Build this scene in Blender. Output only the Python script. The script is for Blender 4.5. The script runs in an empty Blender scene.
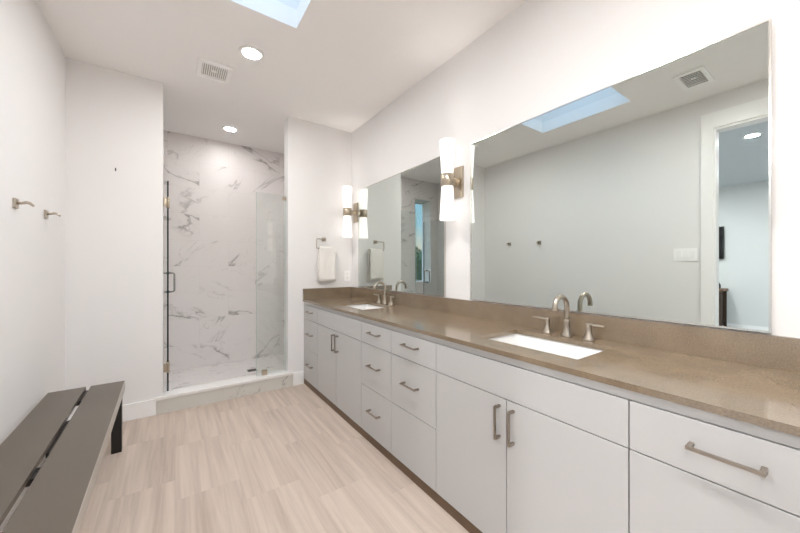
import bpy, bmesh, math, random
from mathutils import Vector, Matrix
random.seed(7)
sc = bpy.context.scene
COL = sc.collection
PI = math.pi

# ------------------------------------------------------------ camera
cd = bpy.data.cameras.new('camera')
cam = bpy.data.objects.new('camera', cd); COL.objects.link(cam)
cd.sensor_width = 36; cd.lens = 320.7 * 36 / 800; cd.clip_start = .02
cam.location = (0, 0, 1.216)
cam.rotation_euler = (PI / 2, 0, -math.radians(35.05))
sc.camera = cam

# ------------------------------------------------------------ world / exposure
sc.view_settings.view_transform = 'Standard'
sc.view_settings.look = 'None'
sc.view_settings.exposure = 1.84
sc.view_settings.gamma = 1.0
sc.view_settings.use_curve_mapping = False
BULB = 34.0
SCONCE = 0.28       # emission of the sconce shades
CAN = 150.0         # emission of the recessed ceiling lights
SHOWER_CAN = 46.0
SKY = 1.6
BED_CAN = 520.0
w = bpy.data.worlds.new('sky'); sc.world = w; w.use_nodes = True
nt = w.node_tree; nt.nodes.clear()
wo = nt.nodes.new('ShaderNodeOutputWorld'); bg = nt.nodes.new('ShaderNodeBackground')
tc = nt.nodes.new('ShaderNodeTexCoord'); sp = nt.nodes.new('ShaderNodeSeparateXYZ')
rp = nt.nodes.new('ShaderNodeValToRGB')
nt.links.new(tc.outputs['Generated'], sp.inputs[0]); nt.links.new(sp.outputs['Z'], rp.inputs[0])
nt.links.new(rp.outputs[0], bg.inputs[0]); nt.links.new(bg.outputs[0], wo.inputs[0])
bg.inputs[1].default_value = SKY
e = rp.color_ramp.elements
e[0].position = 0.0; e[0].color = (.17, .14, .10, 1)
e[1].position = 1.0; e[1].color = (.52, .70, .92, 1)
x = e.new(.06); x.color = (.17, .165, .14, 1)
x = e.new(.13); x.color = (.085, .15, .18, 1)
x = e.new(.35); x.color = (.075, .14, .20, 1)
x = e.new(.7); x.color = (.38, .55, .78, 1)
try:
    sc.cycles.diffuse_bounces = 7
    sc.cycles.max_bounces = 16
    sc.cycles.transparent_max_bounces = 16
    sc.cycles.caustics_reflective = True
    sc.cycles.sample_clamp_indirect = 6
except Exception:
    pass

# ------------------------------------------------------------ materials
def newmat(name):
    m = bpy.data.materials.new(name); m.use_nodes = True
    n = m.node_tree.nodes; b = n['Principled BSDF']
    return m, n, m.node_tree.links, b
def mat(name, col, rough=.5, metal=0, spec=.5, bump=0, bscale=200, var=0, vscale=8, coat=0):
    m, n, l, b = newmat(name)
    b.inputs['Base Color'].default_value = (*col, 1)
    b.inputs['Roughness'].default_value = rough
    b.inputs['Metallic'].default_value = metal
    b.inputs['Specular IOR Level'].default_value = spec
    b.inputs['Coat Weight'].default_value = coat
    t = n.new('ShaderNodeTexCoord')
    if bump:
        no = n.new('ShaderNodeTexNoise'); no.inputs['Scale'].default_value = bscale
        no.inputs['Detail'].default_value = 3
        bu = n.new('ShaderNodeBump'); bu.inputs['Strength'].default_value = bump
        bu.inputs['Distance'].default_value = .002
        l.new(t.outputs['Object'], no.inputs['Vector']); l.new(no.outputs['Fac'], bu.inputs['Height'])
        l.new(bu.outputs['Normal'], b.inputs['Normal'])
    if var:
        no = n.new('ShaderNodeTexNoise'); no.inputs['Scale'].default_value = vscale
        no.inputs['Detail'].default_value = 5
        mx = n.new('ShaderNodeMix'); mx.data_type = 'RGBA'
        mx.inputs['A'].default_value = (*[c * (1 - var) for c in col], 1)
        mx.inputs['B'].default_value = (*[min(1, c * (1 + var)) for c in col], 1)
        l.new(t.outputs['Object'], no.inputs['Vector']); l.new(no.outputs['Fac'], mx.inputs['Factor'])
        l.new(mx.outputs['Result'], b.inputs['Base Color'])
    return m
def emit(name, col, s):
    m, n, l, b = newmat(name)
    b.inputs['Base Color'].default_value = (.9, .9, .9, 1)
    b.inputs['Emission Color'].default_value = (*col, 1)
    b.inputs['Emission Strength'].default_value = s
    b.inputs['Roughness'].default_value = .3
    return m
M = {}
M['wall'] = mat('wall_paint', (.81, .798, .792), .75, spec=.3, bump=.08, bscale=350)
M['ceil'] = mat('ceiling_paint', (.92, .90, .89), .85, spec=.2, bump=.05, bscale=300)
M['trim'] = mat('trim_paint', (.91, .90, .89), .35, spec=.5)
M['shaft'] = mat('skylight_shaft_paint', (.82, .82, .82), .8, spec=.2)
M['cab'] = mat('cabinet_lacquer', (.52, .515, .508), .38, spec=.45, bump=.01, bscale=40)
M['carc'] = mat('cabinet_carcass', (.60, .60, .59), .6)
M['toe'] = mat('toe_kick_brown', (.13, .078, .045), .45, var=.3, vscale=20)
M['nickel'] = mat('brushed_nickel', (.50, .44, .37), .30, metal=1, bump=.02, bscale=500)
M['pull'] = mat('pull_nickel', (.40, .35, .30), .33, metal=1)
M['sconce_metal'] = mat('sconce_nickel', (.50, .43, .34), .28, metal=1)
M['chrome'] = mat('chrome', (.48, .48, .47), .12, metal=1)
M['mirror'] = mat('mirror_silver', (.645, .69, .668), .0, metal=1)
M['mframe'] = mat('mirror_edge', (.70, .68, .64), .22, metal=1)
M['bench'] = mat('bench_bronze_paint', (.105, .085, .064), .33, spec=.5, bump=.03, bscale=300, var=.06, vscale=3)
M['benchdark'] = mat('bench_frame_black', (.012, .010, .009), .45)
M['benchedge'] = mat('bench_edge_band', (.40, .36, .32), .3)
M['porcelain'] = mat('porcelain', (.86, .85, .84), .12, spec=.6)
M['plastic'] = mat('white_plastic', (.95, .94, .93), .35)
M['slot'] = mat('dark_slot', (.10, .09, .08), .7)
M['grille'] = mat('vent_grille', (.50, .48, .44), .6)
M['towel'] = mat('terry_towel', (.86, .83, .79), .95, spec=.1, bump=.9, bscale=420)
M['can'] = emit('ceiling_light_lens', (1, .975, .95), CAN)
M['showercan'] = emit('shower_light_lens', (1, .975, .965), SHOWER_CAN)
M['bedcan'] = emit('bedroom_light_lens', (.97, .985, 1), BED_CAN)
M['shade'] = emit('sconce_opal_glass', (1, .955, .90), SCONCE)
M['bulb'] = emit('bulb_glow', (1, .96, .91), BULB)
M['curbcap'] = mat('curb_white_quartz', (.84, .82, .80), .25)
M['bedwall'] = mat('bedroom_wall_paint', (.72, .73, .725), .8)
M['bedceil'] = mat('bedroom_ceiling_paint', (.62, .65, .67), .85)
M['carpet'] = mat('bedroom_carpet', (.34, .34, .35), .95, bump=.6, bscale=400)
M['screen'] = mat('tv_screen', (.01, .01, .012), .25)
M['darkwood'] = mat('dark_wood', (.05, .028, .018), .5, var=.4, vscale=25)
M['midwood'] = mat('brown_wood', (.16, .085, .05), .5, var=.3, vscale=25)
M['ground'] = mat('ground_soil_grass', (.10, .13, .05), .95, var=.4, vscale=3)
M['leaf'] = mat('leaf_green', (.07, .13, .045), .6, var=.4, vscale=2)
M['bark'] = mat('bark', (.10, .07, .05), .9)
M['winframe'] = mat('window_frame_vinyl', (.80, .82, .83), .4)

def math_node(n, l, op, a, b=None, c=None):
    q = n.new('ShaderNodeMath'); q.operation = op
    for i, v in enumerate((a, b, c)):
        if v is None: continue
        if isinstance(v, (int, float)): q.inputs[i].default_value = v
        else: l.new(v, q.inputs[i])
    return q.outputs[0]

def glassmat(name, tint, rough=0.0, ior=1.9):
    m, n, l, b = newmat(name); n.remove(b)
    out = n['Material Output']
    tr = n.new('ShaderNodeBsdfTransparent'); tr.inputs[0].default_value = (*tint, 1)
    gl = n.new('ShaderNodeBsdfGlossy'); gl.inputs['Roughness'].default_value = rough
    gl.inputs['Color'].default_value = (1, 1, 1, 1)
    fr = n.new('ShaderNodeFresnel'); fr.inputs['IOR'].default_value = ior
    mx = n.new('ShaderNodeMixShader')
    ge = n.new('ShaderNodeNewGeometry')
    fa = math_node(n, l, 'MULTIPLY', fr.outputs[0], math_node(n, l, 'SUBTRACT', 1.0, ge.outputs['Backfacing']))
    l.new(fa, mx.inputs[0]); l.new(tr.outputs[0], mx.inputs[1]); l.new(gl.outputs[0], mx.inputs[2])
    l.new(mx.outputs[0], out.inputs['Surface'])
    return m
M['glass'] = glassmat('shower_glass', (.935, .96, .95))
M['pane'] = glassmat('window_glass', (.97, .985, .99))
M['glassedge'] = mat('glass_edge_dark_green', (.004, .018, .019), .3, spec=.25)
M['glassedge2'] = mat('glass_edge_pale_green', (.42, .50, .47), .3, spec=.4)

def tiles(n, l, U, V, tu, tv, shift, grout):
    """U,V sockets; columns tu wide along U, tv long along V, each column shifted by `shift`.
    returns (id_u, id_v, grout mask)"""
    cu = math_node(n, l, 'DIVIDE', U, tu); iu = math_node(n, l, 'FLOOR', cu)
    v2 = math_node(n, l, 'ADD', V, math_node(n, l, 'MULTIPLY', iu, shift))
    cv = math_node(n, l, 'DIVIDE', v2, tv); iv = math_node(n, l, 'FLOOR', cv)
    def edge(c, t):
        fr_ = math_node(n, l, 'FRACT', c)
        d = math_node(n, l, 'MINIMUM', fr_, math_node(n, l, 'SUBTRACT', 1.0, fr_))
        return math_node(n, l, 'LESS_THAN', math_node(n, l, 'MULTIPLY', d, t), grout)
    g = math_node(n, l, 'MAXIMUM', edge(cu, tu), edge(cv, tv))
    return iu, iv, g

def floor_mat():
    m, n, l, b = newmat('vein_cut_travertine_tile')
    t = n.new('ShaderNodeTexCoord'); s = n.new('ShaderNodeSeparateXYZ')
    l.new(t.outputs['Object'], s.inputs[0])
    Y = math_node(n, l, 'SUBTRACT', s.outputs['Y'], 2.64 - 6.1)
    iu, iv, g = tiles(n, l, s.outputs['X'], Y, .305, .61, .2, .0009)
    idc = n.new('ShaderNodeCombineXYZ'); l.new(iu, idc.inputs[0]); l.new(iv, idc.inputs[1])
    wn = n.new('ShaderNodeTexWhiteNoise'); wn.noise_dimensions = '3D'; l.new(idc.outputs[0], wn.inputs['Vector'])
    # streaks along Y, shifted per tile
    off = math_node(n, l, 'MULTIPLY', wn.outputs['Value'], 37.0)
    c = n.new('ShaderNodeCombineXYZ')
    l.new(math_node(n, l, 'ADD', math_node(n, l, 'MULTIPLY', s.outputs['X'], 21.0), off), c.inputs[0])
    l.new(math_node(n, l, 'MULTIPLY', s.outputs['Y'], 0.95), c.inputs[1]); l.new(off, c.inputs[2])
    no = n.new('ShaderNodeTexNoise'); no.inputs['Scale'].default_value = 1.0
    no.inputs['Detail'].default_value = 5; no.inputs['Roughness'].default_value = .62
    no.inputs['Distortion'].default_value = .5
    l.new(c.outputs[0], no.inputs['Vector'])
    r = n.new('ShaderNodeValToRGB'); l.new(no.outputs['Fac'], r.inputs[0])
    ee = r.color_ramp.elements
    ee[0].position = .30; ee[0].color = (.43, .345, .285, 1)
    ee[1].position = .72; ee[1].color = (.63, .53, .455, 1)
    q = ee.new(.44); q.color = (.51, .42, .355, 1)
    q = ee.new(.56); q.color = (.57, .475, .40, 1)
    hv = n.new('ShaderNodeHueSaturation'); l.new(r.outputs[0], hv.inputs['Color'])
    l.new(math_node(n, l, 'ADD', .97, math_node(n, l, 'MULTIPLY', wn.outputs['Value'], .06)), hv.inputs['Value'])
    mx = n.new('ShaderNodeMix'); mx.data_type = 'RGBA'
    l.new(math_node(n, l, 'MULTIPLY', g, .35), mx.inputs['Factor']); l.new(hv.outputs[0], mx.inputs['A'])
    mx.inputs['B'].default_value = (.42, .35, .29, 1)
    l.new(mx.outputs['Result'], b.inputs['Base Color'])
    b.inputs['Roughness'].default_value = .42
    b.inputs['Specular IOR Level'].default_value = .35
    return m
M['floor'] = floor_mat()

def marble_mat(name, axis, seed=0.0, amount=1.0, scale=1.0, tile=(.61, .305), base=(.80, .765, .75)):
    """white marble tile; axis = the horizontal world axis ('X' or 'Y') used across the wall, 'XY' for a floor"""
    m, n, l, b = newmat(name)
    t = n.new('ShaderNodeTexCoord'); s = n.new('ShaderNodeSeparateXYZ')
    l.new(t.outputs['Object'], s.inputs[0])
    if axis == 'XY': U, V = s.outputs['X'], s.outputs['Y']
    else: U, V = s.outputs[axis], s.outputs['Z']
    V = math_node(n, l, 'ADD', V, 10 * tile[1]); U = math_node(n, l, 'ADD', U, 10 * tile[0] + .07)
    # rows are tile[1] high; every other row shifted by half a tile
    iu, iv, g = tiles(n, l, V, U, tile[1], tile[0], tile[0] / 2, .0010)
    idc = n.new('ShaderNodeCombineXYZ'); l.new(iu, idc.inputs[0]); l.new(iv, idc.inputs[1]); idc.inputs[2].default_value = seed
    wn = n.new('ShaderNodeTexWhiteNoise'); l.new(idc.outputs[0], wn.inputs['Vector'])
    c = n.new('ShaderNodeCombineXYZ')
    k = math_node(n, l, 'MULTIPLY', wn.outputs['Value'], 6.0)
    l.new(math_node(n, l, 'ADD', U, k), c.inputs[0]); l.new(math_node(n, l, 'ADD', V, k), c.inputs[1])
    vr = n.new('ShaderNodeVectorRotate'); vr.rotation_type = 'Z_AXIS'; l.new(c.outputs[0], vr.inputs['Vector'])
    flip = math_node(n, l, 'GREATER_THAN', math_node(n, l, 'FRACT', math_node(n, l, 'MULTIPLY', wn.outputs['Value'], 7.3)), .45)
    l.new(math_node(n, l, 'SUBTRACT', math_node(n, l, 'MULTIPLY', flip, 1.25), .42 + .35), vr.inputs['Angle'])
    mp = n.new('ShaderNodeMapping'); l.new(vr.outputs[0], mp.inputs['Vector'])
    mp.inputs['Scale'].default_value = (.75, 2.1, 1)
    def ridge(sc_, det, dist, lo, hi):
        no = n.new('ShaderNodeTexNoise'); no.inputs['Scale'].default_value = sc_ * scale
        no.inputs['Detail'].default_value = det; no.inputs['Distortion'].default_value = dist
        no.inputs['Roughness'].default_value = .55
        l.new(mp.outputs[0], no.inputs['Vector'])
        d = math_node(n, l, 'ABSOLUTE', math_node(n, l, 'SUBTRACT', no.outputs['Fac'], .5))
        mr = n.new('ShaderNodeMapRange'); l.new(d, mr.inputs['Value'])
        mr.inputs['From Min'].default_value = lo; mr.inputs['From Max'].default_value = hi
        mr.inputs['To Min'].default_value = 1; mr.inputs['To Max'].default_value = 0
        return mr.outputs[0]
    def mask(sc_, lo, hi, off):
        no = n.new('ShaderNodeTexNoise'); no.inputs['Scale'].default_value = sc_
        ad = n.new('ShaderNodeVectorMath'); ad.operation = 'ADD'; l.new(mp.outputs[0], ad.inputs[0])
        ad.inputs[1].default_value = (off, off, off + seed)
        l.new(ad.outputs[0], no.inputs['Vector'])
        mr = n.new('ShaderNodeMapRange'); l.new(no.outputs['Fac'], mr.inputs['Value'])
        mr.inputs['From Min'].default_value = lo; mr.inputs['From Max'].default_value = hi
        return mr.outputs[0]
    v1 = math_node(n, l, 'MULTIPLY', ridge(1.3, 5, .40, .0, .017), mask(1.5, .50, .60, 3.0))
    v2 = math_node(n, l, 'MULTIPLY', ridge(1.3, 5, .40, .0, .08), mask(1.5, .50, .66, 3.0))
    v3 = math_node(n, l, 'MULTIPLY', ridge(3.0, 6, .8, .0, .012), mask(2.0, .50, .62, 9.0))
    v = math_node(n, l, 'ADD', math_node(n, l, 'MULTIPLY', v1, .58 * amount), math_node(n, l, 'MULTIPLY', v2, .12 * amount))
    v = math_node(n, l, 'MINIMUM', math_node(n, l, 'ADD', v, math_node(n, l, 'MULTIPLY', v3, .28 * amount)), 1.0)
    mx = n.new('ShaderNodeMix'); mx.data_type = 'RGBA'; l.new(v, mx.inputs['Factor'])
    mx.inputs['A'].default_value = (*base, 1); mx.inputs['B'].default_value = (.17, .15, .135, 1)
    m2 = n.new('ShaderNodeMix'); m2.data_type = 'RGBA'
    l.new(math_node(n, l, 'MULTIPLY', g, .30), m2.inputs['Factor']); l.new(mx.outputs['Result'], m2.inputs['A'])
    m2.inputs['B'].default_value = (.5, .47, .45, 1)
    l.new(m2.outputs['Result'], b.inputs['Base Color'])
    b.inputs['Roughness'].default_value = .42
    return m
M['marbleX'] = marble_mat('marble_tile_back', 'X', 2.0)
M['marbleY'] = marble_mat('marble_tile_side', 'Y', 5.0)
M['marbleF'] = marble_mat('marble_mosaic_floor', 'XY', 1.0, .9, 1.4, (.10, .05))
M['marbleC'] = marble_mat('marble_curb', 'X', 8.0, 1.6, 2.2, (.61, .305), (.64, .62, .575))

def quartz():
    m, n, l, b = newmat('taupe_quartz')
    t = n.new('ShaderNodeTexCoord')
    a = n.new('ShaderNodeTexNoise'); a.inputs['Scale'].default_value = 240; a.inputs['Detail'].default_value = 4
    c = n.new('ShaderNodeTexNoise'); c.inputs['Scale'].default_value = 7; c.inputs['Detail'].default_value = 4
    l.new(t.outputs['Object'], a.inputs['Vector']); l.new(t.outputs['Object'], c.inputs['Vector'])
    s = math_node(n, l, 'ADD', math_node(n, l, 'MULTIPLY', a.outputs['Fac'], .6), math_node(n, l, 'MULTIPLY', c.outputs['Fac'], .4))
    r = n.new('ShaderNodeValToRGB'); l.new(s, r.inputs[0])
    ee = r.color_ramp.elements
    ee[0].position = .35; ee[0].color = (.17, .122, .078, 1)
    ee[1].position = .65; ee[1].color = (.27, .202, .132, 1)
    l.new(r.outputs[0], b.inputs['Base Color']); b.inputs['Roughness'].default_value = .16
    b.inputs['IOR'].default_value = 1.95
    return m
M['quartz'] = quartz()

# ------------------------------------------------------------ mesh helpers
def bx(bm, x0, y0, z0, x1, y1, z1, bev=0, mi=0):
    mt = Matrix.Translation(((x0+x1)/2, (y0+y1)/2, (z0+z1)/2)) @ Matrix.Diagonal((abs(x1-x0), abs(y1-y0), abs(z1-z0), 1))
    r = bmesh.ops.create_cube(bm, size=1, matrix=mt)
    vs = r['verts']
    fs = set(f for v in vs for f in v.link_faces)
    for f in fs: f.material_index = mi
    if bev:
        es = set(e_ for v in vs for e_ in v.link_edges)
        bmesh.ops.bevel(bm, geom=list(es), offset=bev, segments=2, profile=.7, affect='EDGES')
def cyl(bm, p, q, r0, r1=None, seg=24, smooth=True):
    p, q = Vector(p), Vector(q); r1 = r0 if r1 is None else r1
    d = q - p
    mt = Matrix.Translation((p+q)/2) @ d.to_track_quat('Z', 'Y').to_matrix().to_4x4()
    r = bmesh.ops.create_cone(bm, cap_ends=True, cap_tris=False, segments=seg, radius1=r0, radius2=r1, depth=d.length, matrix=mt)
    for f in set(f for v in r['verts'] for f in v.link_faces):
        f.smooth = smooth and len(f.verts) == 4
def lathe(bm, prof, c=(0, 0, 0), seg=32, smooth=True):
    """prof list of (r,z) around the vertical axis"""
    rings = []
    for r, z in prof:
        if r < 1e-6: rings.append([bm.verts.new((c[0], c[1], c[2]+z))])
        else: rings.append([bm.verts.new((c[0]+r*math.cos(2*PI*i/seg), c[1]+r*math.sin(2*PI*i/seg), c[2]+z)) for i in range(seg)])
    for a, b in zip(rings, rings[1:]):
        for i in range(seg):
            j = (i+1) % seg
            if len(a) == 1 and len(b) == 1: continue
            if len(a) == 1: f = bm.faces.new((a[0], b[j], b[i]))
            elif len(b) == 1: f = bm.faces.new((a[i], a[j], b[0]))
            else: f = bm.faces.new((a[i], a[j], b[j], b[i]))
            f.smooth = smooth
def tube(bm, pts, rad, seg=14, flat=1.0):
    pts = [Vector(p) for p in pts]
    rad = rad if isinstance(rad, (list, tuple)) else [rad]*len(pts)
    up = None; rings = []
    for i, p in enumerate(pts):
        t = (pts[min(i+1, len(pts)-1)] - pts[max(i-1, 0)]).normalized()
        if up is None:
            up = Vector((0, 0, 1)) if abs(t.z) < .9 else Vector((1, 0, 0))
        s = t.cross(up).normalized(); up = s.cross(t).normalized()
        rings.append([bm.verts.new(p + (s*math.cos(2*PI*k/seg) + up*math.sin(2*PI*k/seg)*flat)*rad[i]) for k in range(seg)])
    for a, b in zip(rings, rings[1:]):
        for k in range(seg):
            f = bm.faces.new((a[k], a[(k+1) % seg], b[(k+1) % seg], b[k])); f.smooth = True
    bm.faces.new(rings[0][::-1]); bm.faces.new(rings[-1])
def prism(bm, poly, y0, y1, axis='y'):
    """poly in (x,z), extruded along y"""
    a = [bm.verts.new((p[0], y0, p[1])) for p in poly]; b = [bm.verts.new((p[0], y1, p[1])) for p in poly]
    n = len(poly)
    for i in range(n): bm.faces.new((a[i], a[(i+1) % n], b[(i+1) % n], b[i]))
    bm.faces.new(a[::-1]); bm.faces.new(b)
def obj(name, bm, m, parent=None, loc=None):
    bmesh.ops.recalc_face_normals(bm, faces=bm.faces[:])
    me = bpy.data.meshes.new(name); bm.to_mesh(me); bm.free()
    for k in (m if isinstance(m, (list, tuple)) else [m]): me.materials.append(M[k])
    o = bpy.data.objects.new(name, me); COL.objects.link(o)
    if parent: o.parent = parent
    if loc: o.location = loc
    return o
def B(): return bmesh.new()
def box_obj(name, d, m, parent=None, bev=0):
    bm = B()
    for k in (d if isinstance(d[0], (list, tuple)) else [d]): bx(bm, *k, bev=bev)
    return obj(name, bm, m, parent)
def tag(o, label, cat, group=None, kind=None):
    if label: o['label'] = label
    if cat: o['category'] = cat
    if group: o['group'] = group
    if kind: o['kind'] = kind
    return o
def thing(name, label, cat, loc=(0, 0, 0), rz=0, group=None):
    o = bpy.data.objects.new(name, None); COL.objects.link(o)
    o.empty_display_size = .1; o.location = loc; o.rotation_euler = (0, 0, rz)
    return tag(o, label, cat, group)
def struct(name, d, m, parent=None, bev=0):
    o = box_obj(name, d, m, parent, bev)
    if not parent: o['kind'] = 'structure'
    return o
def dup(o, parent=None):
    c = o.copy(); COL.objects.link(c)
    if parent: c.parent = parent
    for ch in [k for k in COL.objects if k.parent == o]: dup(ch, c)
    return c

# ------------------------------------------------------------ geometry constants
XL, XR, YB, YN, H = -.653, 1.651, 3.31, -1.7, 2.741
SX0, SX1 = -.082, .937          # shower opening
WL, WR = -.70, 1.32             # shower interior
YS0, YS = 3.43, 4.46            # shower interior depth
T = .12
# ------------------------------------------------------------ structure
struct('floor', (XL-T, YN-T, -.1, XR+T, YS0, 0), 'floor')
struct('floor_shower', (WL, YS0, -.1, WR, YS, .03), 'marbleF')
struct('wall_left', [(XL-T, .736, 0, XL, YB+T, H), (XL-T, YN, 0, XL, -.10, H), (XL-T, -.10, 2.446, XL, .736, H)], 'wall')
struct('wall_right', (XR, YN, 0, XR+T, YB+T, H), 'wall')
struct('wall_near', [(XL-T, YN-T, 0, -.35, YN, H), (1.05, YN-T, 0, XR+T, YN, H), (-.35, YN-T, 0, 1.05, YN, .95), (-.35, YN-T, 2.35, 1.05, YN, H)], 'wall')
added_w4 = struct('added_window_near', [(-.35, YN-.09, .95, -.31, YN-.04, 2.35), (1.01, YN-.09, .95, 1.05, YN-.04, 2.35), (-.31, YN-.09, .95, 1.01, YN-.04, .99), (-.31, YN-.09, 2.31, 1.01, YN-.04, 2.35)], 'trim')  # unseen window added behind the camera to let in more daylight
struct('wall_back', [(XL, YB, 0, SX0, YB+T, H), (SX1, YB, 0, XR, YB+T, H)], 'wall')
KX0, KX1, KY0, KY1 = -.165, .637, 1.20, 2.062
struct('ceiling', [(XL-T, YN-T, H, KX0, YB+T, H+.12), (KX1, YN-T, H, XR+T, YB+T, H+.12),
                   (KX0, YN-T, H, KX1, KY0, H+.12), (KX0, KY1, H, KX1, YB+T, H+.12)], 'ceil')
struct('ceiling_shower', (WL-T, YB+T, H, WR+T, YS+.25, H+.12), 'ceil')
# shower walls: rear wall holds the slit window
WX0, WX1, WZ0, WZ1 = -.541, -.18, .93, 2.40
struct('wall_shower_back', [(WX1, YS, 0, WR+T, YS+.24, H), (WL-T, YS, 0, WX0, YS+.24, H),
                            (WX0, YS, 0, WX1, YS+.24, WZ0), (WX0, YS, WZ1, WX1, YS+.24, H)], 'marbleX')
struct('wall_shower_left', (WL-T, YS0, 0, WL, YS, H), 'marbleY')
struct('wall_shower_right', (WR, YS0, 0, WR+T, YS, H), 'marbleY')
# tile lining on the shower side of the front wall
struct('wall_shower_front', [(WL, YS0, .03, SX0-.012, YS0+.012, H), (SX1+.012, YS0, .03, WR, YS0+.012, H)], 'marbleX')
# window in the shower
wi = struct('window_1', [(WX0, YS+.19, WZ0, WX0+.025, YS+.23, WZ1), (WX1-.025, YS+.19, WZ0, WX1, YS+.23, WZ1),
                         (WX0+.025, YS+.19, WZ0, WX1-.025, YS+.23, WZ0+.025), (WX0+.025, YS+.19, WZ1-.025, WX1-.025, YS+.23, WZ1)], 'winframe')
box_obj('pane', (-.31, YN-.07, .99, 1.01, YN-.062, 2.31), 'pane', added_w4)
box_obj('pane', (WX0+.025, YS+.205, WZ0+.025, WX1-.025, YS+.213, WZ1-.025), 'pane', wi)
box_obj('window_sill', (WX0, YS+.001, WZ0, WX1, YS+.189, WZ0+.012), 'curbcap', wi)
# skylight: shaft, frame, pane
sk = struct('window_2', [(KX0-.03, KY0-.03, H+.12, KX0, KY1+.03, H+.50), (KX1, KY0-.03, H+.12, KX1+.03, KY1+.03, H+.50),
                         (KX0, KY0-.03, H+.12, KX1, KY0, H+.50), (KX0, KY1, H+.12, KX1, KY1+.03, H+.50)], 'shaft')
box_obj('window_frame', [(KX0, KY0, H+.46, KX0+.03, KY1, H+.50), (KX1-.03, KY0, H+.46, KX1, KY1, H+.50),
                         (KX0+.03, KY0, H+.46, KX1-.03, KY0+.03, H+.50), (KX0+.03, KY1-.03, H+.46, KX1-.03, KY1, H+.50)], 'winframe', sk)
box_obj('pane', (KX0+.03, KY0+.03, H+.475, KX1-.03, KY1-.03, H+.483), 'pane', sk)
# baseboards
def baseboard(name, x0, y0, x1, y1, h=.13):
    return struct(name, (x0, y0, 0, x1, y1, h), 'trim', bev=.003)
baseboard('baseboard_back_left', XL+.015, YB-.015, -.128, YB)
baseboard('baseboard_back_right', .985, YB-.015, 1.094, YB)
baseboard('baseboard_left', XL, .825, XL+.015, YB)
baseboard('baseboard_near', XL, YN, XR, YN+.015)
baseboard('baseboard_left_near', XL, YN+.015, XL+.015, -.20)
# door casing on the left wall
struct('trim_1', [(XL, .736, 0, XL+.018, .816, 2.584), (XL, -.20, 0, XL+.018, -.10, 2.584), (XL, -.10, 2.446, XL+.018, .736, 2.584)], 'trim', bev=.002)
struct('trim_2', [(XL-T, .722, 0, XL, .736, 2.446), (XL-T, -.10, 0, XL, -.084, 2.446), (XL-T, -.084, 2.43, XL, .722, 2.446)], 'trim')
# bedroom beyond the door
BX, BY0, BY1 = -5.33, -1.6, 3.2
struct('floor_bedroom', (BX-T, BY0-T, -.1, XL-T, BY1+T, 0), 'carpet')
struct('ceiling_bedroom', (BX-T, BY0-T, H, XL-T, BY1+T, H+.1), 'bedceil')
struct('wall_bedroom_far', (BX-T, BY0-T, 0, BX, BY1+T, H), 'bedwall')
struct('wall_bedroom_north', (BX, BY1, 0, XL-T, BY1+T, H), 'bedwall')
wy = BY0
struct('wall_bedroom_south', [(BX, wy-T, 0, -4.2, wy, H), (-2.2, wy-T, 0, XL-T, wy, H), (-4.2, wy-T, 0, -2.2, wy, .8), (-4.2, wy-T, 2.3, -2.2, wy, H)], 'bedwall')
added_w3 = struct('added_window_bedroom', [(-4.2, wy-.08, .8, -4.15, wy-.03, 2.3), (-2.25, wy-.08, .8, -2.2, wy-.03, 2.3), (-4.15, wy-.08, .8, -2.25, wy-.03, .85),  # added, unseen: opening that brings sky light into the bedroom
                         (-4.15, wy-.08, 2.25, -2.25, wy-.03, 2.3), (-3.22, wy-.08, .85, -3.18, wy-.03, 2.25)], 'winframe')
box_obj('pane', [(-4.15, wy-.06, .85, -3.22, wy-.052, 2.25), (-3.18, wy-.06, .85, -2.25, wy-.052, 2.25)], 'pane', added_w3)
struct('baseboard_bedroom', (BX, BY0, 0, BX+.016, BY1, .14), 'trim')
# ground outside
struct('ground', (-14, YS+.25, -.35, 12, 30, -.25), 'ground')

# ------------------------------------------------------------ shower curb and shower fittings
cb = thing('shower_curb', 'low marble-faced shower curb with a white stone cap below the glass', 'curb', (.43, YB, 0))
def rel(o, *d): L = o.location; return (d[0]-L.x, d[1]-L.y, d[2]-L.z, d[3]-L.x, d[4]-L.y, d[5]-L.z)
cm = B(); bx(cm, *rel(cb, -.125, YB-.014, 0, .983, YB, .118)); bx(cm, *rel(cb, SX0, YB, 0, SX1, YS0, .118))
o = obj('curb_face', cm, 'marbleC', cb)
cm = B(); bx(cm, *rel(cb, -.130, YB-.024, .118, .985, YB, .142), bev=.002); bx(cm, *rel(cb, SX0, YB-.002, .118, SX1, YS0+.005, .142))
obj('curb_cap', cm, 'curbcap', cb)
# corner bead / jamb returns of the shower opening
struct('trim_3', [(SX0-.012, YB+T-.002, .142, SX0, YS0+.014, H), (SX1, YB+T-.002, .142, SX1+.012, YS0+.014, H)], 'trim')

PG = 3.37
pn = thing('glass_panel', 'fixed clear glass shower panel beside the right jamb', 'glass panel', ((.652+SX1)/2, PG, .142))
g = B(); bx(g, *rel(pn, .652, PG-.005, .145, SX1-.003, PG+.005, 1.945)); obj('glass', g, 'glass', pn)
g = B(); bx(g, *rel(pn, .649, PG-.005, .145, .6515, PG+.005, 1.945)); obj('glass_edge', g, 'glassedge2', pn)
def clip(x0, z0, w_, h_):
    g = B(); bx(g, *rel(pn, x0, PG-.014, z0, x0+w_, PG-.0055, z0+h_), bev=.002); bx(g, *rel(pn, x0, PG+.0055, z0, x0+w_, PG+.014, z0+h_), bev=.002)
    return obj('glass_clip', g, 'sconce_metal', pn)
clip(.70, .143, .05, .05); clip(SX1-.036, 1.895, .032, .032)
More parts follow.
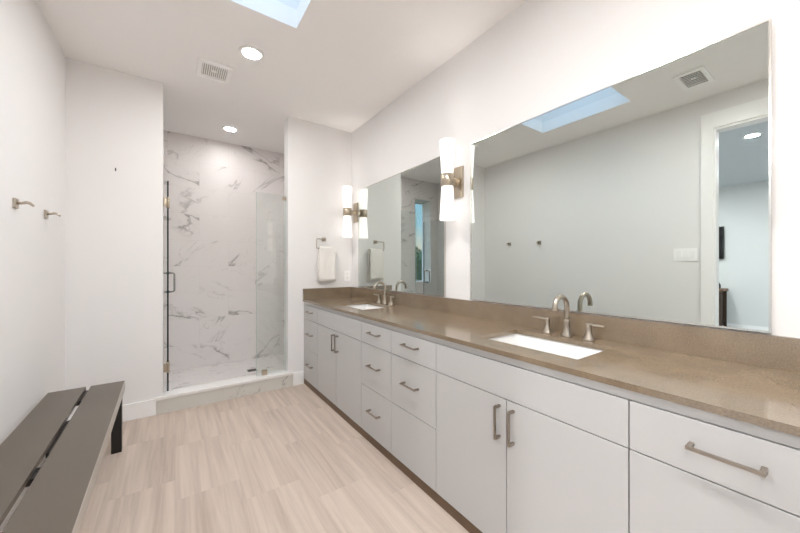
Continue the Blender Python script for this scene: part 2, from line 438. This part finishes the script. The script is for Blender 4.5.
# the door stands open into the shower, seen edge-on
ang = math.atan2(-.0145, 1)
dr = thing('shower_door', 'frameless glass shower door swung open into the shower', 'shower door', (-.050, PG, .150), 0)
dr.rotation_euler = (0, 0, PI/2 + .0110)
# local x runs from the hinge to the free edge
g = B(); bx(g, .003, -.006, .006, .70, .006, 1.795); obj('glass', g, 'glass', dr)
g = B(); bx(g, .0, -.006, .006, .0028, .006, 1.795); bx(g, .7005, -.006, .006, .7033, .006, 1.795); obj('glass_edge', g, 'glassedge', dr)
for z in (.168, 1.568):
    g = B()
    bx(g, -.012, -.013, z, .05, -.0055, z+.085, bev=.002); bx(g, -.012, .0055, z, .05, .013, z+.085, bev=.002)
    cyl(g, (-.008, .0, z-.002), (-.008, .0, z+.087), .008, seg=16)
    bx(g, -.034, .012, z+.010, .000, .0300, z+.075, bev=.002)
    obj('hinge', g, 'sconce_metal', dr)
for s in (-1, 1):
    g = B(); a0, a1, x_, dd = .81, 1.0, .62, .052
    pts = [(x_, s*.0055, a0)] + [(x_, s*(dd-.018+.018*math.sin(t)), a0+.018-.018*math.cos(t)) for t in [k*PI/12 for k in range(7)]] \
        + [(x_, s*(dd-.018+.018*math.cos(t)), a1-.018+.018*math.sin(t)) for t in [k*PI/12 for k in range(7)]] + [(x_, s*.0055, a1)]
    tube(g, pts, .0085); cyl(g, (x_, s*.005, a0), (x_, s*.010, a0), .014); cyl(g, (x_, s*.005, a1), (x_, s*.010, a1), .014)
    obj('door_handle', g, 'chrome', dr)
dn = thing('shower_drain', 'small rectangular metal drain in the shower floor', 'drain', (.72, 3.965, .03))
g = B(); bx(g, -.05, -.045, 0, .05, .045, .004); obj('drain_frame', g, 'chrome', dn)
g = B()
for k in range(6): bx(g, -.042, -.038+k*.0135, .0041, .042, -.031+k*.0135, .0052)
obj('drain_slot', g, 'slot', dn)

# ------------------------------------------------------------ vanity
F = 1.097; FT = .019          # face plane, front thickness
ZB, ZT = .055, .822
def pull(root, y, z, vertical=False, x=None):
    """bar pull; local coords relative to root"""
    L = root.location; g = B(); xb = F-.030
    if vertical:
        bx(g, xb-.006-L.x, y-.004-L.y, z-.0685-L.z, xb+.004-L.x, y+.004-L.y, z+.0685-L.z, bev=.0012)
        for s in (-1, 1): bx(g, xb+.003-L.x, y-.005-L.y, z+s*.063-.005-L.z, F-L.x, y+.005-L.y, z+s*.063+.005-L.z)
    else:
        bx(g, xb-.006-L.x, y-.0685-L.y, z-.004-L.z, xb+.003-L.x, y+.0685-L.y, z+.004-L.z, bev=.0012)
        for s in (-1, 1): bx(g, xb+.003-L.x, y+s*.063-.005-L.y, z-.005-L.z, F-L.x, y+s*.063+.005-L.y, z+.005-L.z)
    return g
def front(root, name, y0, y1, z0, z1):
    g = B(); gp = .0018
    bx(g, *rel(root, F, y0+gp, z0+gp, F+FT, y1-gp, z1-gp), bev=.0008)
    return obj(name, g, 'cab', root)
def cabinet(label, y0, y1, kind, group):
    r = thing('vanity_cabinet', label, 'cabinet', ((F+XR)/2, (y0+y1)/2, 0), 0, group)
    g = B(); bx(g, *rel(r, F+FT+.002, y0, ZB+.0, XR-.002, y0+.016, .853)); bx(g, *rel(r, F+FT+.002, y1-.016, ZB, XR-.002, y1, .853))
    bx(g, *rel(r, F+FT+.002, y0+.016, ZB, XR-.002, y1-.016, ZB+.016)); bx(g, *rel(r, XR-.012, y0+.016, ZB+.016, XR-.002, y1-.016, .853))
    obj('body', g, 'carc', r)
    g = B(); bx(g, *rel(r, F+.004, y0, ZT+.001, F+FT+.0018, y1, .8535)); obj('top_rail', g, 'cab', r)
    g = B(); bx(g, *rel(r, F+.004, y0, 0, F+.022, y1, ZB)); obj('toe_kick', g, 'toe', r)
    yc = (y0+y1)/2
    if kind == 'sink':
        front(r, 'false_front', y0, y1, .678, ZT)
        for a, b, s in ((y0, yc, -1), (yc, y1, 1)):
            d = front(r, 'door', a, b, ZB, .678)
            o_ = obj('door_handle', pull(r, yc+s*.033, .58, True), 'pull', d)
    else:
        for a, b, zc, on in ((.678, ZT, .763, 1), (.378, .678, .54, 1), (ZB, .378, .232, kind != 'plain')):
            if kind == 'end': zc = {.763: .756, .54: .49}.get(zc, zc)
            d = front(r, 'drawer', y0, y1, a, b)
            if on: obj('drawer_handle', pull(r, yc, zc), 'pull', d)
    return r
GV = 'white flat-front vanity cabinets under the countertop'
cabinet('narrow white three-drawer vanity cabinet against the back wall', 2.91, YB-.003, 'drawers', GV)
cabinet('white two-door vanity cabinet under the far sink', 2.05, 2.91, 'sink', GV)
cabinet('narrow white drawer cabinet with three pulls, right of the far sink doors', 1.66, 2.05, 'drawers', GV)
cabinet('white drawer cabinet with no pull on its bottom drawer, left of the near sink doors', 1.242, 1.66, 'plain', GV)
cabinet('wide white two-door vanity cabinet under the near sink', .387, 1.242, 'sink', GV)
cabinet('white drawer cabinet with one long visible pull at the right end of the vanity', -.02, .387, 'end', GV)

# countertop with two sink cut-outs
ZC = .874; CX = 1.087
sinks = [(2.48, 'far'), (.825, 'near')]
SXa, SXb, SH = 1.212, 1.516, .235
ct = thing('countertop', 'long taupe brown quartz vanity countertop with backsplash', 'countertop', ((CX+XR)/2, 1.64, .854))
Y0 = -.03; Y1 = YB-.001
g = B(); z0 = ZC-.020
bx(g, *rel(ct, CX, Y0, z0, SXa, Y1, ZC)); bx(g, *rel(ct, SXb, Y0, z0, XR-.001, Y1, ZC))
ys = [Y0, .825-SH, .825+SH, 2.48-SH, 2.48+SH, Y1]
for a, b in ((0, 1), (2, 3), (4, 5)): bx(g, *rel(ct, SXa, ys[a], z0, SXb, ys[b], ZC))
bmesh.ops.remove_doubles(g, verts=g.verts[:], dist=1e-5)
# drop internal double faces left where the pieces meet
seen = {}
for f in g.faces:
    seen.setdefault(tuple(sorted(v.index for v in f.verts)), []).append(f)
obj('worktop', g, 'quartz', ct)
g = B(); bx(g, *rel(ct, XR-.020, Y0, ZC, XR-.001, Y1, .985), bev=.001); obj('backsplash', g, 'quartz', ct)
g = B(); bx(g, *rel(ct, CX, YB-.020, ZC, XR-.0205, Y1, .985), bev=.001); obj('side_splash', g, 'quartz', ct)

def sink(yc, label):
    s = thing('sink', label, 'sink', ((SXa+SXb)/2, yc, ZC-.020), 0, 'rectangular undermount sinks')
    hx, hy, d, rr = (SXb-SXa)/2+.006, SH+.006, .13, .035
    g = B()
    def ring(hx, hy, z, r, n=6):
        out = []
        for cx, cy, a0 in ((hx-r, hy-r, 0), (-hx+r, hy-r, PI/2), (-hx+r, -hy+r, PI), (hx-r, -hy+r, 3*PI/2)):
            for k in range(n+1):
                t = a0 + k*PI/2/n; out.append(g.verts.new((cx+r*math.cos(t), cy+r*math.sin(t), z)))
        return out
    R = [ring(hx+.018, hy+.018, -.001, .012), ring(hx, hy, -.001, .012), ring(hx-.004, hy-.004, -.02, .02), ring(hx-.012, hy-.012, -d+.03, rr),
         ring(hx-.022, hy-.022, -d+.010, rr), ring(hx-.045, hy-.045, -d, rr), ring(.03, .03, -d-.008, .029)]
    R2 = [ring(.03, .03, -d-.018, .029), ring(hx-.04, hy-.04, -d-.012, rr), ring(hx-.004, hy-.004, -d+.02, rr), ring(hx+.006, hy+.006, -.012, .02), ring(hx+.018, hy+.018, -.012, .012)]
    R = R + R2 + [R[0]]
    for a, b in zip(R, R[1:]):
        n = len(a)
        for i in range(n):
            f = g.faces.new((a[i], a[(i+1) % n], b[(i+1) % n], b[i])); f.smooth = True
    obj('basin', g, 'porcelain', s)
    g = B(); lathe(g, [(0, -d-.002), (.020, -d-.002), (.028, -d-.0035), (.028, -d-.012), (0, -d-.012)]); obj('drain', g, 'chrome', s)
    return s
sink(2.48, 'white rectangular undermount sink in the far half of the countertop')
sink(.825, 'white rectangular undermount sink nearest the camera')

def faucet(yc, label):
    r = thing('faucet', label, 'faucet', (1.573, yc, ZC), 0, 'brushed nickel widespread faucets')
    g = B()
    lathe(g, [(0, 0), (.026, 0), (.0265, .004), (.024, .010), (.018, .022), (.0155, .04), (.0150, .066), (.0165, .072), (.0165, .080), (.0125, .084), (0, .084)])
    R_ = .055; top = .198-R_
    pts = [(0, 0, .08), (0, 0, .10), (0, 0, top)] + [(-R_+R_*math.cos(t), 0, top+R_*math.sin(t)) for t in [k*PI*.93/16 for k in range(1, 17)]]
    e_ = pts[-1]; pts.append((e_[0]-.001, 0, e_[2]-.022))
    tube(g, pts, [.0115]*(len(pts)-2)+[.0118, .0125], 18)
    obj('spout', g, 'nickel', r)
    for s in (-1, 1):
        g = B(); c = (0, s*.1016, 0)
        lathe(g, [(0, 0), (.024, 0), (.0245, .004), (.022, .010), (.0155, .022), (.0125, .038), (.0125, .066), (.0145, .070), (.0145, .077), (0, .079)], c)
        pts = [(-.004, s*.095, .071), (-.006, s*.115, .073), (-.010, s*.145, .075), (-.014, s*.176, .075)]
        tube(g, pts, [.009, .009, .0085, .007], 12, .55)
        obj('handle', g, 'nickel', r)
    return r
faucet(2.48, 'brushed nickel arched faucet behind the far sink')
faucet(.817, 'brushed nickel arched faucet behind the sink nearest the camera')

# ------------------------------------------------------------ mirrors
def mirror(y0, y1, label):
    z0, z1 = .992, 2.048
    r = thing('wall_mirror', label, 'mirror', (XR, (y0+y1)/2, z0), 0, 'frameless vanity mirrors on the right wall')
    hy = (y1-y0)/2; h = z1-z0; f = .006
    g = B(); bx(g, -.014, -hy+f, f, -.003, hy-f, h-f); obj('glass', g, 'mirror', r)
    g = B()
    bx(g, -.017, -hy, 0, -.0005, -hy+f, h); bx(g, -.017, hy-f, 0, -.0005, hy, h)
    bx(g, -.017, -hy+f, h-f, -.0005, hy-f, h); bx(g, -.017, -hy+f, 0, -.0005, hy-f, f)
    obj('frame', g, 'mframe', r)
mirror(1.758, 3.12, 'narrower-looking far wall mirror reflecting the shower window')
mirror(.165, 1.502, 'large wall mirror nearest the camera, reflecting the skylight and doorway')

# ------------------------------------------------------------ sconces
def sconce(y, label):
    r = thing('wall_sconce', label, 'wall light', (XR, y, 1.81), 0, 'two-shade wall sconces beside the mirrors')
    g = B(); bx(g, -.018, -.047, -.108, -.0005, .047, .108, bev=.002); obj('backplate', g, 'sconce_metal', r)
    cx = -.112
    g = B(); bx(g, cx+.03, -.014, -.022, -.017, .014, .022, bev=.002); cyl(g, (-.03, 0, 0), (-.0178, 0, 0), .030); obj('arm', g, 'sconce_metal', r)
    g = B(); lathe(g, [(0, -.042), (.043, -.042), (.045, -.040), (.045, .040), (.043, .042), (0, .042)], (cx, 0, 0), 40); obj('band', g, 'sconce_metal', r)
    for s in (1, -1):
        g = B()
        lathe(g, [(0, s*.043), (.040, s*.043), (.041, s*.05), (.053, s*.270), (.052, s*.274), (.049, s*.274), (.041, s*.150), (0, s*.150)], (cx, 0, 0), 40)
        sh = obj('lamp_shade', g, 'shade', r)
        g = B(); cyl(g, (cx, 0, s*.151), (cx, 0, s*.156), .026); obj('bulb', g, 'bulb', sh)
    return r
sconce(3.195, 'lit two-shade wall sconce in the corner beside the far mirror')
sconce(1.625, 'lit two-shade wall sconce on the wall between the two mirrors')
sconce(.035, 'lit two-shade wall sconce right of the large near mirror')

# ------------------------------------------------------------ ceiling fittings
def can(x, y, label, m='can', rad=.056):
    r = thing('ceiling_light', label, 'ceiling light', (x, y, H), 0, 'round recessed ceiling lights')
    g = B(); lathe(g, [(rad, -.001), (rad, -.008), (rad+.022, -.005), (rad+.025, -.0005), (rad, -.0005)], seg=48); obj('trim_ring', g, 'plastic', r)
    g = B(); lathe(g, [(0, -.005), (rad-.001, -.005), (rad-.001, -.001), (0, -.001)], seg=48); obj('lens', g, m, r)
can(.448, 2.485, 'round recessed ceiling light between the skylight and the vent')
can(.50, 3.99, 'round recessed ceiling light inside the shower', 'showercan')
can(.448, .77, 'added unseen recessed ceiling light on the camera side of the skylight')  # extra light, added to brighten the near end of the room
can(.448, -.75, 'added unseen recessed ceiling light behind the camera')  # added fill light, out of view behind the camera
can(.36, -.10, 'added unseen recessed ceiling light just above the camera')  # added to lift the near cabinet fronts and left wall
can(-2.22, .70, 'round recessed ceiling light in the room beyond the doorway, seen in the mirror', 'bedcan')
can(-3.8, 1.9, 'added unseen recessed ceiling light deep in the room beyond the doorway, near the television wall', 'bedcan')  # extra bedroom light, added out of view to raise its brightness
can(-3.8, -.5, 'added unseen recessed ceiling light in the far window corner of the room beyond the doorway', 'bedcan')  # another unseen addition that brightens the bedroom

def vent(x0, y0, x1, y1, label, n, ax, back='grille'):
    r = thing('air_vent', label, 'air vent', ((x0+x1)/2, (y0+y1)/2, H)); hx, hy = (x1-x0)/2, (y1-y0)/2; b_ = .030
    g = B()
    bx(g, -hx, -hy, -.018, hx, -hy+b_, -.0005); bx(g, -hx, hy-b_, -.018, hx, hy, -.0005)
    bx(g, -hx, -hy+b_, -.018, -hx+b_, hy-b_, -.0005); bx(g, hx-b_, -hy+b_, -.018, hx, hy-b_, -.0005)
    obj('frame', g, 'plastic', r)
    g = B(); bx(g, -hx+b_, -hy+b_, -.003, hx-b_, hy-b_, -.0008); obj('backing', g, back, r)
    g = B()
    for k in range(n):
        if ax == 'x':
            c = -hx+b_+(k+.5)*(2*(hx-b_))/n; bx(g, c-.003, -hy+b_, -.009, c+.003, hy-b_, -.0031)
        else:
            c = -hy+b_+(k+.5)*(2*(hy-b_))/n; bx(g, -hx+b_, c-.003, -.009, hx-b_, c+.003, -.0031)
    bx(g, -.016, -.016, -.010, .016, .016, -.0092)
    obj('louvers', g, 'plastic' if ax == 'y' else 'plastic', r)
vent(.137, 2.748, .363, 2.995, 'square white ceiling vent beside the recessed light', 12, 'x')
vent(-.305, .662, .0, .850, 'white rectangular ceiling vent seen in the large mirror near the doorway', 8, 'x', 'slot')

# ------------------------------------------------------------ wall fittings
def hook(y, z, label):
    r = thing('robe_hook', label, 'hook', (XL, y, z), 0, 'robe hooks on the left wall')
    g = B(); bx(g, .0005, -.024, -.024, .010, .024, .024, bev=.002); obj('backplate', g, 'nickel', r)
    g = B(); tube(g, [(.009, 0, .002), (.026, 0, .003), (.040, 0, .008), (.052, 0, .006), (.066, 0, -.008)], [.008, .0062, .0075, .0075, .005], 12)
    obj('hook_arm', g, 'nickel', r)
hook(2.402, 1.530, 'brushed nickel robe hook on the left wall, nearer the camera')
hook(2.862, 1.538, 'brushed nickel robe hook on the left wall, nearer the back corner')
g = B(); cyl(g, (0, 0, 0), (0, -.018, .004), .0025, seg=10); bx(g, -.0035, -.022, -.012, .0035, -.017, .012)
o = tag(obj('wall_nail', g, 'benchdark', loc=(-.376, YB, 1.966)), 'tiny dark nail in the bare back wall left of the shower', 'nail')

r = thing('outlet', 'white electrical outlet on the back wall beside the hand towel', 'outlet', (1.592, YB, 1.112))
g = B(); bx(g, -.036, -.006, -.058, .036, -.0005, .058, bev=.002); obj('cover_plate', g, 'plastic', r)
for z in (-.022, .022):
    g = B(); bx(g, -.016, -.009, z-.016, .016, -.0062, z+.016, bev=.001)
    k = obj('socket', g, 'trim', r)
    g = B(); bx(g, -.007, -.0096, z-.005, -.005, -.0091, z+.006); bx(g, .005, -.0096, z-.005, .007, -.0091, z+.006); obj('slot', g, 'slot', k)
r = thing('light_switch', 'white three-gang rocker switch plate on the left wall beside the doorway', 'light switch', (XL, .928, 1.327))
g = B(); bx(g, .0005, -.086, -.060, .006, .086, .060, bev=.002); obj('cover_plate', g, 'plastic', r)
for k in (-1, 0, 1):
    g = B(); bx(g, .0062, k*.046-.016, -.033, .010, k*.046+.016, .033, bev=.0015); obj('rocker', g, 'trim', r)

# towel holder and towel
tr = thing('towel_ring', 'square brushed nickel towel holder on the back wall above the counter', 'towel ring', (1.315, YB, 1.508))
g = B(); bx(g, -.024, -.010, -.020, .024, -.0005, .020, bev=.002); bx(g, -.009, -.050, -.009, .009, -.009, .009, bev=.001); obj('mount', g, 'nickel', tr)
g = B()
ring = [(.0, -.045, 0), (-.085, -.045, 0), (-.093, -.045, -.003), (-.096, -.045, -.012), (-.096, -.045, -.088), (-.094, -.045, -.096), (-.086, -.045, -.100), (.095, -.045, -.100)]
tube(g, ring, .0055, 12); obj('arm', g, 'nickel', tr)
def towel():
    g = B(); nx, hw = 22, .092
    bar = 1.408
    prof = []   # (y offset from bar, z, outward flag) down the front, as closed outer/inner loop
    Lf, Lb, t = .350, .330, .011
    outer = [(-.0155-.006*(k/10), bar-Lf+k*0 + (Lf)*(1-(10-k)/10)*1.0) for k in range(0, 1)]
    def path(r, lf, lb):
        p = []
        for k in range(13): p.append((-r-.010*(1-k/12)**1.2, bar-lf*(1-k/12)))
        for k in range(1, 8):
            a = PI - k*PI/8; p.append((r*math.cos(a), bar+r*math.sin(a)))
        for k in range(13): p.append((r+.002*(k/12), bar-lb*k/12))
        return p
    po = path(.0205, Lf, Lb); pi_ = path(.0075, Lf-.001, Lb-.001)
    loop = po + pi_[::-1]
    n = len(loop); cols = []
    for i in range(nx+1):
        u = i/nx; cols.append([])
        for j, (yy, zz) in enumerate(loop):
            dwn = max(0, (bar-zz)/Lf)
            x_ = (u-.5)*2*hw*(1-.10*(1-min(1, dwn*3))) + .004*math.sin(dwn*5+1)
            wv = .0022*math.sin(u*9+1.2*dwn)*dwn + (.004 if (u > .84 and yy < 0) else 0)
            cols[-1].append(g.verts.new((1.326-1.326+x_, yy+(wv if yy < 0 else 0)*-1, zz-bar + .004*math.sin(u*3)*dwn)))
    for a, b in zip(cols, cols[1:]):
        for j in range(n):
            f = g.faces.new((a[j], a[(j+1) % n], b[(j+1) % n], b[j])); f.smooth = True
    g.faces.new(cols[0][::-1]); g.faces.new(cols[-1])
    bmesh.ops.triangulate(g, faces=[f for f in g.faces if len(f.verts) > 4])
    return g
tw = obj('hand_towel', towel(), 'towel', loc=(1.330, YB-.045, 1.408))
tag(tw, 'white terry hand towel folded over the square towel holder', 'towel')

# ------------------------------------------------------------ bench
bn = thing('bench', 'dark bronze slatted bench along the left wall', 'bench', (-.278, 2.827, 0), .0227)
LB = 1.90; zt = .45; th = .022
g = B(); bx(g, -.164, -LB, zt-th, 0, 0, zt, bev=.0015); obj('seat_plank', g, 'bench', bn)
g = B(); bx(g, -.352, -LB, zt-th, -.186, 0, zt, bev=.0015); obj('seat_plank', g, 'bench', bn)
for ya, yb in ((-.21, -.006), (-.625, -.505), (-1.065, -.98), (-1.55, -1.45), (-1.89, -1.78)):
    g = B(); bx(g, -.340, ya, zt-th-.025, -.004, yb, zt-th-.0005); obj('cross_bar', g, 'benchdark', bn)
for x0 in (-.010-.052, -.342):
    for y in (-.055, -LB+.01):
        g = B(); bx(g, x0, y, 0, x0+.052, y+.045, zt-th-.026); obj('leg', g, 'benchdark', bn)
g = B(); bx(g, -.188, -.86, zt-th-.020, -.174, -.6255, zt-th-.0006); obj('joining_plate', g, 'benchdark', bn)
for x0 in (.0002, -.3545):
    g = B(); bx(g, x0, -LB, zt-.060, x0+.0022, 0, zt-.001); o = obj('edge_band', g, 'benchedge', bn); o['label'] = 'paler band along the long edge'

# ------------------------------------------------------------ beyond the doorway
tv = thing('television', 'black flat television on the far wall beyond the doorway', 'television', (BX, 1.98, 1.36))
g = B(); bx(g, .001, -.52, 0, .06, .52, .62, bev=.004); obj('housing', g, 'benchdark', tv)
g = B(); bx(g, .0602, -.505, .015, .062, .505, .605); obj('screen', g, 'screen', tv)
cs = thing('console_table', 'dark brown wooden console against the far wall beyond the doorway', 'console', (BX+.24, 1.90, 0))
g = B(); bx(g, -.22, -.50, .76, .22, .80, .80, bev=.003); obj('top', g, 'midwood', cs)
for y in (-.48, .74):
    for x0 in (-.21, .17):
        g = B(); bx(g, x0, y, 0, x0+.04, y+.04, .76); obj('leg', g, 'darkwood', cs)
g = B(); bx(g, -.21, -.44, .10, .19, -.02, .759); obj('cupboard', g, 'darkwood', cs)
g = B(); bx(g, -.16, .0, .08, .21, .74, .12); obj('shelf', g, 'midwood', cs)
g = B(); bx(g, .192, -.43, .12, .208, -.25, .75, bev=.002); obj('door', g, 'midwood', cs)
g = B(); lathe(g, [(0, 0), (.03, 0), (.04, .03), (.035, .08), (.015, .11), (.018, .13), (0, .13)]); 
tag(obj('vase', g, 'screen', loc=(BX+.26, 1.50, .80)), 'small dark vase on the console beyond the doorway', 'vase')

# ------------------------------------------------------------ outside the shower window
def leaves(g, c, R_, n, sz, rnd):
    for _ in range(n):
        while True:
            p = Vector((rnd.uniform(-1, 1), rnd.uniform(-1, 1), rnd.uniform(-1, 1)))
            if .35 < p.length < 1: break
        p = Vector((c[0]+p.x*R_[0], c[1]+p.y*R_[1], c[2]+p.z*R_[2]))
        a = Vector((rnd.gauss(0, 1), rnd.gauss(0, 1), rnd.gauss(0, 1))).normalized(); b = a.orthogonal().normalized()
        s = sz*rnd.uniform(.6, 1.3)
        g.faces.new([g.verts.new(p - a*s), g.verts.new(p + b*s*.4), g.verts.new(p + a*s), g.verts.new(p - b*s*.4)])
rnd = random.Random(3)
for i, (x_, y_, hh, lab) in enumerate([(-1.9, 7.2, 1.75, 'green bushy tree outside the shower window, nearest the glass'),
                                       (-3.6, 9.4, 2.1, 'taller green tree behind the nearer one outside the shower window')]):
    t = thing('garden_tree', lab, 'tree', (x_, y_, -.25), 0, 'trees outside the shower window')
    g = B(); tube(g, [(0, 0, 0), (.03, 0, hh*.4), (-.02, .02, hh*.9)], [.07, .055, .03], 10); obj('trunk', g, 'bark', t)
    g = B(); leaves(g, (0, 0, hh*.58), (1.0, .8, hh*.5), 5200, .07, rnd); obj('foliage', g, 'leaf', t)
